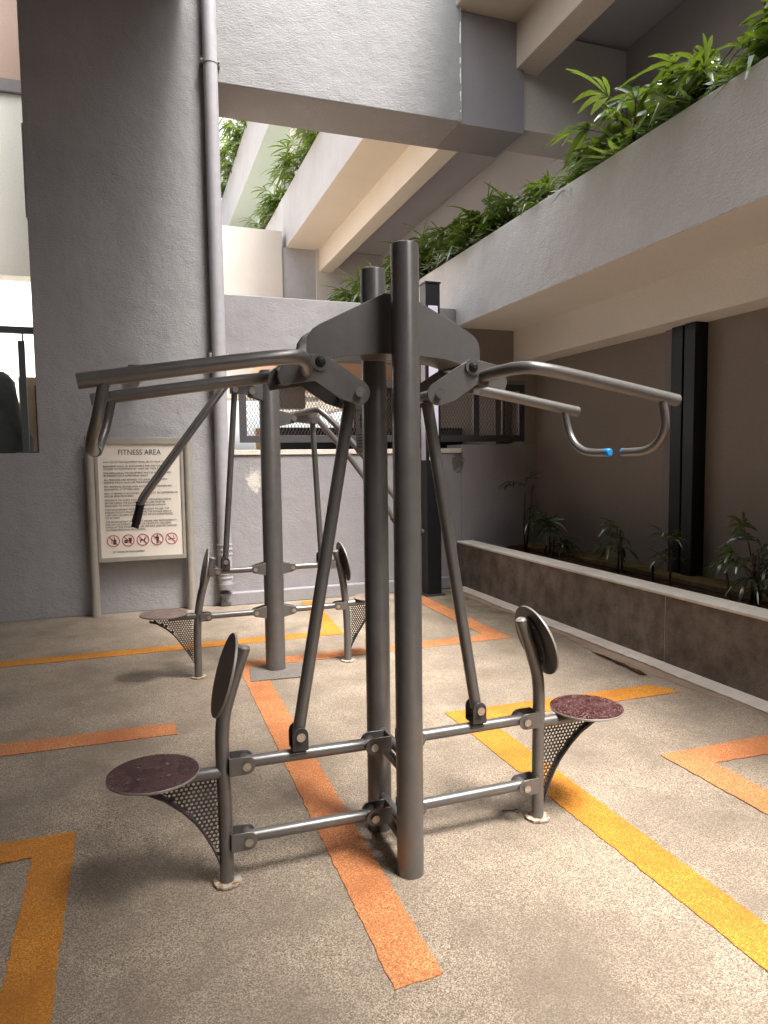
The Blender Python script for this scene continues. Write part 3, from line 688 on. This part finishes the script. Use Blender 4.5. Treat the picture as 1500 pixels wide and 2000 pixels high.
ins = [(CX+(x-CX)*.985, 2.02+(z-2.02)*.985) for x, z in poly]
hub.prism(ins, 'xz', 2.4411, 2.6089).build('hub_housing', M['steel'], m1, smooth=30, bevel=.0015)
for s in (-1, 1):
    side = (lambda o: CX+s*o)
    lug = (.155, 1.785)
    prof = [(.400, 1.900), (.335, 1.912), (.30, 1.915), (.262, 1.903), (.228, 1.884)]+[(lug[0]+.043*math.cos(R(a)), lug[1]+.043*math.sin(R(a))) for a in (128, 150, 175, 200, 225, 250, 275, 300)]+[(.222, 1.762), (.315, 1.823), (.435, 1.806), (.445, 1.835), (.432, 1.875)]
    lv = MB()
    for y in (2.415, 2.629): lv.prism([(side(o), z) for o, z in prof], 'xz', y, y+.006)
    lv.cyl((side(.296), YC, 1.888), (0, 1, 0), .012, .23, 12)
    lever = lv.build('lever', M['steel'], m1, smooth=30, bevel=.0012)
    MB().cyl((side(.296), YC, 1.888), (0, 1, 0), .031, .236, 28).build('pivot_sleeve', M['steel'], lever)
    for sy in (-1, 1):
        MB().cyl((side(.296), YC+sy*.121, 1.888), (0, sy, 0), .021, .012, 24, r2=.015).cyl((side(.296), YC+sy*.129, 1.888), (0, sy, 0), .014, .006, 24, r2=.007).build('pivot_cap', M['rubber'], lever)
        bolt(lever, (side(lug[0]), YC+sy*.120, lug[1]), (0, -sy, 0), .012, .014)
    MB().cyl((side(lug[0]), YC, lug[1]), (0, 1, 0), .022, .204, 20).build('rod_sleeve', M['steel'], lever)
    MB().box(min(side(.37), side(.41)), max(side(.37), side(.41)), 2.421, 2.629, 1.825, 1.885).build('spreader_plate', M['steel_dark'], lever, smooth=0)
    ro = .378 if s < 0 else .362
    MB().tube([(side(lug[0]), YC, lug[1]-.02), (side(ro), YC, .53)], .0235, 22).build('push_rod', M['steel'], m1)
    rod_clevis(m1, side(ro), YC, .500)
    tz = .012 if s < 0 else -.010
    for sy in (-1, 1):
        ye = YC+sy*.325
        arm = MB().tube([(side(.345), YC+sy*.105, 1.856), (side(.362), YC+sy*.18, 1.863), (side(.395), YC+sy*.29, 1.872+tz*.3), (side(.46), ye, 1.867+tz*.4), (side(.66), ye, 1.836+tz*.6), (side(1.065), ye, 1.768+tz)],
                        .0235, 24, smooth_path=2).build('arm', M['steel'], m1)
        zc_ = 1.772+tz
        ho = 1.042 if s < 0 else 1.028
        pts = [(side(.992), ye, zc_), (side(1.008), ye, zc_-.07), (side(1.018), ye-sy*.01, zc_-.115), (side(ho-.006), ye-sy*.05, zc_-.165), (side(ho), ye-sy*.115, zc_-.195), (side(ho), ye-sy*.20, zc_-.2), (side(ho), YC+sy*.057, zc_-.2)]
        MB().tube(pts, .0172, 20, smooth_path=2).build('handle', M['steel'], arm)
        ce = .058 if sy > 0 else .062
        MB().tube([(side(ho), YC+sy*ce, zc_-.2), (side(ho), YC+sy*(.036 if sy > 0 else .055), zc_-.2), (side(ho), YC+sy*(.029 if sy > 0 else .050), zc_-.2)], [.0182, .0182, .013], 20).build('handle_cap', M['blue'] if s > 0 else M['steel_dark'], arm)
    post = [(.655, 0), (.655, .30), (.660, .50), (.655, .62), (.628, .71), (.602, .79), (.572, .872)]
    seat_assembly(m1, CX, s, YC, post, .657, .898, .455, .157,
        None, [(.985, .401), (.93, .388), (.866, .352), (.81, .303), (.764, .250), (.735, .205), (.708, .150), (.690, .105), (.680, .075)],
        (.644, .780, .152, 17), M['wet'] if s < 0 else M['dry'])
    for zb in (.447, .163):
        c1_, b1x = clevis(m1, side(.020), YC, zb-.004, s, w=.105)
        c2_, b2x = clevis(m1, side(.64), YC, zb, -s, w=.095)
        MB().tube([(b1x, YC, zb-.004), (b2x, YC, zb)], .0228, 22).build('linkage_bar', M['steel'], m1)
ip = MB().box(.925, .931, 2.74, 2.985, 1.572, 1.785).build('instruction_plate', M['plate'], m1, smooth=0, bevel=.002)
mb = MB()
for k in range(5): mb.box(.9235, .9252, 2.77, 2.96, 1.598+k*.013, 1.603+k*.013)
mb.prism([(2.84, 1.70), (2.85, 1.70), (2.85, 1.74), (2.865, 1.74), (2.865, 1.745), (2.825, 1.745), (2.825, 1.74), (2.84, 1.74)], 'yz', .9235, .9252)
mb.box(.9235, .9252, 2.91, 2.916, 1.68, 1.74).box(.9235, .9252, 2.89, 2.94, 1.715, 1.72).box(.9235, .9252, 2.76, 2.97, 1.757, 1.760)
mb.build('instruction_print', M['ink'], ip, smooth=0)

# far machine ------------------------------------------------------
CX2, YC2 = .924, 5.08
m2 = root('exercise_machine', (CX2, YC2, 0), 'far two seat press machine on a single thick post', 'exercise machine', 'steel exercise machines')
MB().tube([(CX2, YC2, 0), (CX2, YC2, 2.17), (CX2, YC2, 2.185), (CX2, YC2, 2.19)], [.072, .072, .068, .05], 40).build('main_post', M['steel'], m2)
B(CX2+.02, CX2+.026, YC2+.07, YC2+.36, 1.43, 1.66).build('instruction_plate', M['plate'], m2, smooth=0, bevel=.002)
for s in (-1, 1):
    side = (lambda o: CX2+s*o)
    o0 = .556
    tp = .0 if s < 0 else .04
    post = [(o0, 0), (o0, .30), (o0-.010, .46), (o0-.040+tp*.3, .62), (o0-.085+tp*.8, .75), (o0-.120+tp, .855)]
    seat_assembly(m2, CX2, s, YC2, post, o0, .778, .482, .160,
        None, [(.875, .428), (.83, .415), (.77, .375), (.72, .328), (.68, .272), (.64, .21), (.61, .16), (.588, .118), (.575, .09)],
        ((.492 if s < 0 else .535), .775, .152, 12), M['dusty'], rp=.0275)
    for zb in (.758, .440):
        c1_, b1x = clevis(m2, side(.060), YC2, zb, s, w=.105, h=.058, gap=.034, flare=.018)
        c2_, b2x = clevis(m2, side(o0-.02 if zb < .5 else o0-.09), YC2, zb, -s, w=.09, h=.058)
        MB().tube([(b1x, YC2, zb), (b2x, YC2, zb)], .022, 20).build('linkage_bar', M['steel'], m2)
    if s > 0:
        piv, rodt, ro = (.165, 1.845), (.315, 1.825), (.362, .83)
        armc = [(.17, 1.872), (.31, 1.905), (.345, 1.90), (.60, 1.63), (.86, 1.29), (.99, 1.12), (1.02, 1.05)]
        grip = [(1.02, 1.06), (1.05, 1.015), (1.10, .985)]
    else:
        piv, rodt, ro = (.13, 2.03), (.245, 2.04), (.345, .81)
        armc = [(.12, 2.085), (.24, 2.115), (.30, 2.09), (.52, 1.80), (.80, 1.42), (.895, 1.29), (.905, 1.25)]
        grip = [(.905, 1.26), (.92, 1.19), (.945, 1.115)]
    mb = MB()
    for sy in (-1, 1): mb.prism([(side(.05), piv[1]-.06), (side(piv[0]+.02), piv[1]-.03), (side(piv[0]+.02), piv[1]+.03), (side(.05), piv[1]+.06)], 'xz', YC2+sy*.045-.003, YC2+sy*.045+.003)
    mb.cyl((side(piv[0]), YC2, piv[1]), (0, 1, 0), .012, .10, 12)
    pb = mb.build('pivot_bracket', M['steel'], m2, smooth=0, bevel=.002)
    bolt(pb, (side(piv[0]), YC2-.056, piv[1]), (0, 1, 0), .014, .016)
    mb = MB(); q = [(piv[0]-.02, piv[1]-.02), (piv[0]-.02, piv[1]+.05), (rodt[0]+.03, rodt[1]+.07), (rodt[0]+.03, rodt[1]-.02)]
    for sy in (-1, 1): mb.prism([(side(a), b_) for a, b_ in q], 'xz', YC2+sy*.036-.003, YC2+sy*.036+.003)
    mb.cyl((side(rodt[0]), YC2, rodt[1]), (0, 1, 0), .012, .085, 12)
    lever = mb.build('lever', M['steel'], m2, smooth=0, bevel=.002)
    bolt(lever, (side(rodt[0]), YC2-.048, rodt[1]), (0, 1, 0), .013, .016)
    MB().tube([(side(rodt[0]), YC2, rodt[1]), (side(ro[0]), YC2, ro[1])], .021, 20).build('push_rod', M['steel'], m2)
    rod_clevis(m2, side(ro[0]), YC2, .80)
    for sy in (-1, 1):
        dy = [.03, .08, .15, .19, .20, .20, .20]
        arm = MB().tube([(side(o), YC2+sy*d, z) for (o, z), d in zip(armc, dy)], .0215, 20, smooth_path=2).build('arm', M['steel'], m2)
        MB().tube([(side(o), YC2+sy*(.20), z) for o, z in grip], .0245, 16, smooth_path=1).cyl((side(grip[0][0]), YC2+sy*.2, grip[0][1]), (0, 0, 1), .032, .006, 18).build('grip', M['rubber'], arm)

# ------------------------------------------------------------------ palms
def palm_mesh(name, seed, n_fans, h, spread, lean=0, blade=.24, stems=4, leafw=.030, tilt=0):
    rnd = random.Random(seed); lf, st = MB(), MB()
    bases = [Vector((rnd.uniform(-.5, .5)*spread*.5, rnd.uniform(-.5, .5)*spread, 0)) for _ in range(stems)]
    for b_ in bases:
        top = b_+Vector((lean*.4+rnd.uniform(-.06, .06), rnd.uniform(-.08, .08), h*rnd.uniform(.6, .95)))
        st.tube([b_, (b_+top)/2+Vector((rnd.uniform(-.02, .02), rnd.uniform(-.02, .02), 0)), top], [.012, .010, .007], 7)
    for i in range(n_fans):
        b_ = rnd.choice(bases); t = rnd.uniform(.25, 1)
        org = b_+Vector((lean*.4*t, 0, h*.85*t))
        az = rnd.uniform(0, 2*math.pi)
        el = R(rnd.uniform(5, 75))
        d = Vector((math.cos(az)*math.cos(el)+lean, math.sin(az)*math.cos(el)*1.1, math.sin(el))).normalized()
        L = rnd.uniform(.12, .30)*(.5+spread)
        hub_ = org+d*L+Vector((0, 0, -.10*L))
        st.tube([org, org+d*L*.55+Vector((0, 0, .01)), hub_], [.004, .003, .0028], 5)
        f = (d+Vector((0, 0, -.25))).normalized(); sd = f.cross(Vector((0, 0, 1)))
        if sd.length < .1: sd = Vector((1, 0, 0))
        sd.normalize(); up = sd.cross(f).normalized()
        nl = rnd.choice((5, 6, 7, 8)); sp = R(rnd.uniform(60, 88)); bl = blade*rnd.uniform(.75, 1.2)
        for k in range(nl):
            a = -sp+2*sp*k/(nl-1)+rnd.uniform(-.06, .06)
            dd = (f*math.cos(a)+sd*math.sin(a)+up*rnd.uniform(-.05, .18)).normalized()
            LL = bl*(1-.28*abs(a)/sp)*rnd.uniform(.85, 1.1); w = leafw*rnd.uniform(.8, 1.15)
            droop = rnd.uniform(.35, 1.25)*LL
            wd = up.cross(dd).normalized(); prof = (.22, .85, 1.0, .85, .22); vs = []
            for j in range(5):
                tt = j/4; c = hub_+dd*LL*tt+Vector((0, 0, -droop*tt*tt*.75))
                ww = wd*(w*prof[j]/2)
                vs += [c-ww+up*.12*w*prof[j], c, c+ww+up*.12*w*prof[j]]
            lf.add(vs, [q for j in range(4) for q in ((j*3, j*3+1, j*3+4, j*3+3), (j*3+1, j*3+2, j*3+5, j*3+4))])
    if lean:
        for v in lf.v:
            if -.52 < v.x < -.14: v.z = max(v.z, .215+.04*abs(v.x+.33))
    return lf, st
def mesh_only(mb, name, mat, smooth=60):
    me = bpy.data.meshes.new(name); me.from_pydata([tuple(v) for v in mb.v], [], mb.f); me.materials.append(mat)
    me.shade_smooth(); return me
def palm_kind(seed, **kw):
    dark = kw.pop('dark', False); br = kw.pop('bright', False)
    lf, st = palm_mesh('p', seed, **kw)
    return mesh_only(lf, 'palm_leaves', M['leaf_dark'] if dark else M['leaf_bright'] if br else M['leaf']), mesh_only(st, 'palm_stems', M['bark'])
def place_palm(kind, loc, rz, sc, label, group=None, name='lady_palm'):
    o = bpy.data.objects.new(name, None); scn.collection.objects.link(o); o.location = loc; o.rotation_euler = (0, 0, rz); o.scale = (sc,)*3
    o.empty_display_size = .1
    tag(o, label, 'plant', group, 'thing')
    for nm, me in zip(('leaves', 'stems'), kind):
        c = bpy.data.objects.new(nm, me); scn.collection.objects.link(c); c.parent = o
    return o
kinds = [palm_kind(11+i, n_fans=(30, 40, 34, 44, 26)[i], h=(.50, .42, .56, .46, .60)[i], spread=(.60, .66, .5, .7, .5)[i], lean=-.20, blade=(.31, .25, .34, .27, .30)[i], stems=6, leafw=(.042, .034, .046, .036, .040)[i]) for i in range(5)]
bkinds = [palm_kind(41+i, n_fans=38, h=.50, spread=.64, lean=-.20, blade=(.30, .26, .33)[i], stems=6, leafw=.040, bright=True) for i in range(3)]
rnd = random.Random(21)
tops = [(2.4, 4.35), (3.4, 4.42), (3.9, 4.52), (4.3, 4.62), (4.7, 4.75), (5.0, 4.58), (5.12, 4.05), (5.35, 4.42), (5.65, 4.38), (6.15, 4.35), (7.1, 4.5), (7.9, 4.6), (9.7, 4.8), (12, 4.9), (14, 4.85), (17, 4.9)]
def top_at(y):
    for (a, h1), (b_, h2) in zip(tops, tops[1:]):
        if a <= y <= b_: return h1+(h2-h1)*(y-a)/(b_-a)
    return 4.6
y = 2.7; i = 0
while y < 16.8:
    if not 5.02 < y < 5.18:
        sc = max(.62, (top_at(y)-3.80)/.70)
        place_palm(kinds[i % 5], (3.98+rnd.uniform(-.03, .03), y, 3.885-.20*sc), rnd.uniform(-.35, .35), sc,
                   'lady palm clump in the lowest balcony planter, leaves over the grey parapet', 'palms along the lowest balcony planter')
    y += rnd.uniform(.34, .46) if y < 9 else rnd.uniform(.5, .62); i += 1
y = 10.6
while y < 26.5:
    if not 16.9 < y < 17.7:
        place_palm(bkinds[i % 3], (4.0+rnd.uniform(-.05, .05), y, 7.64), rnd.uniform(-.4, .4), rnd.uniform(1.0, 1.35)*(1.15 if y > 14 else 1),
                   'bright green palm clump in the second storey balcony planter', 'palms along the second storey planter')
    y += rnd.uniform(.6, .8); i += 1
y = 19.0
while y < 29.5:
    place_palm(bkinds[i % 3], (3.92, y, 11.6), rnd.uniform(-.4, .4), rnd.uniform(1.3, 1.75),
               'bright green palm clump on the highest far balcony', 'palms along the highest planter')
    y += rnd.uniform(.65, .85); i += 1
# five young palms in the ground planter
young = [
 ((4.213, 7.10, .43), dict(n_fans=5, h=.95, spread=.10, blade=.26, stems=2, leafw=.022), 'tall thin young palm at the far end of the ground planter'),
 ((4.33, 6.62, .43), dict(n_fans=11, h=.42, spread=.22, blade=.27, stems=3, leafw=.024), 'dense low young palm next to the tall thin one'),
 ((4.20, 5.36, .43), dict(n_fans=5, h=.50, spread=.12, blade=.24, stems=2, leafw=.034), 'young palm with one long arching leaf, middle of the ground planter'),
 ((4.12, 4.62, .43), dict(n_fans=6, h=.42, spread=.12, blade=.24, stems=1, leafw=.022), 'single stem young palm in front of the black posts'),
 ((4.06, 3.72, .43), dict(n_fans=20, h=.48, spread=.34, blade=.24, stems=6, leafw=.030), 'bushy palm clump nearest the camera in the ground planter')]
for k, (loc, kw, lab) in enumerate(young):
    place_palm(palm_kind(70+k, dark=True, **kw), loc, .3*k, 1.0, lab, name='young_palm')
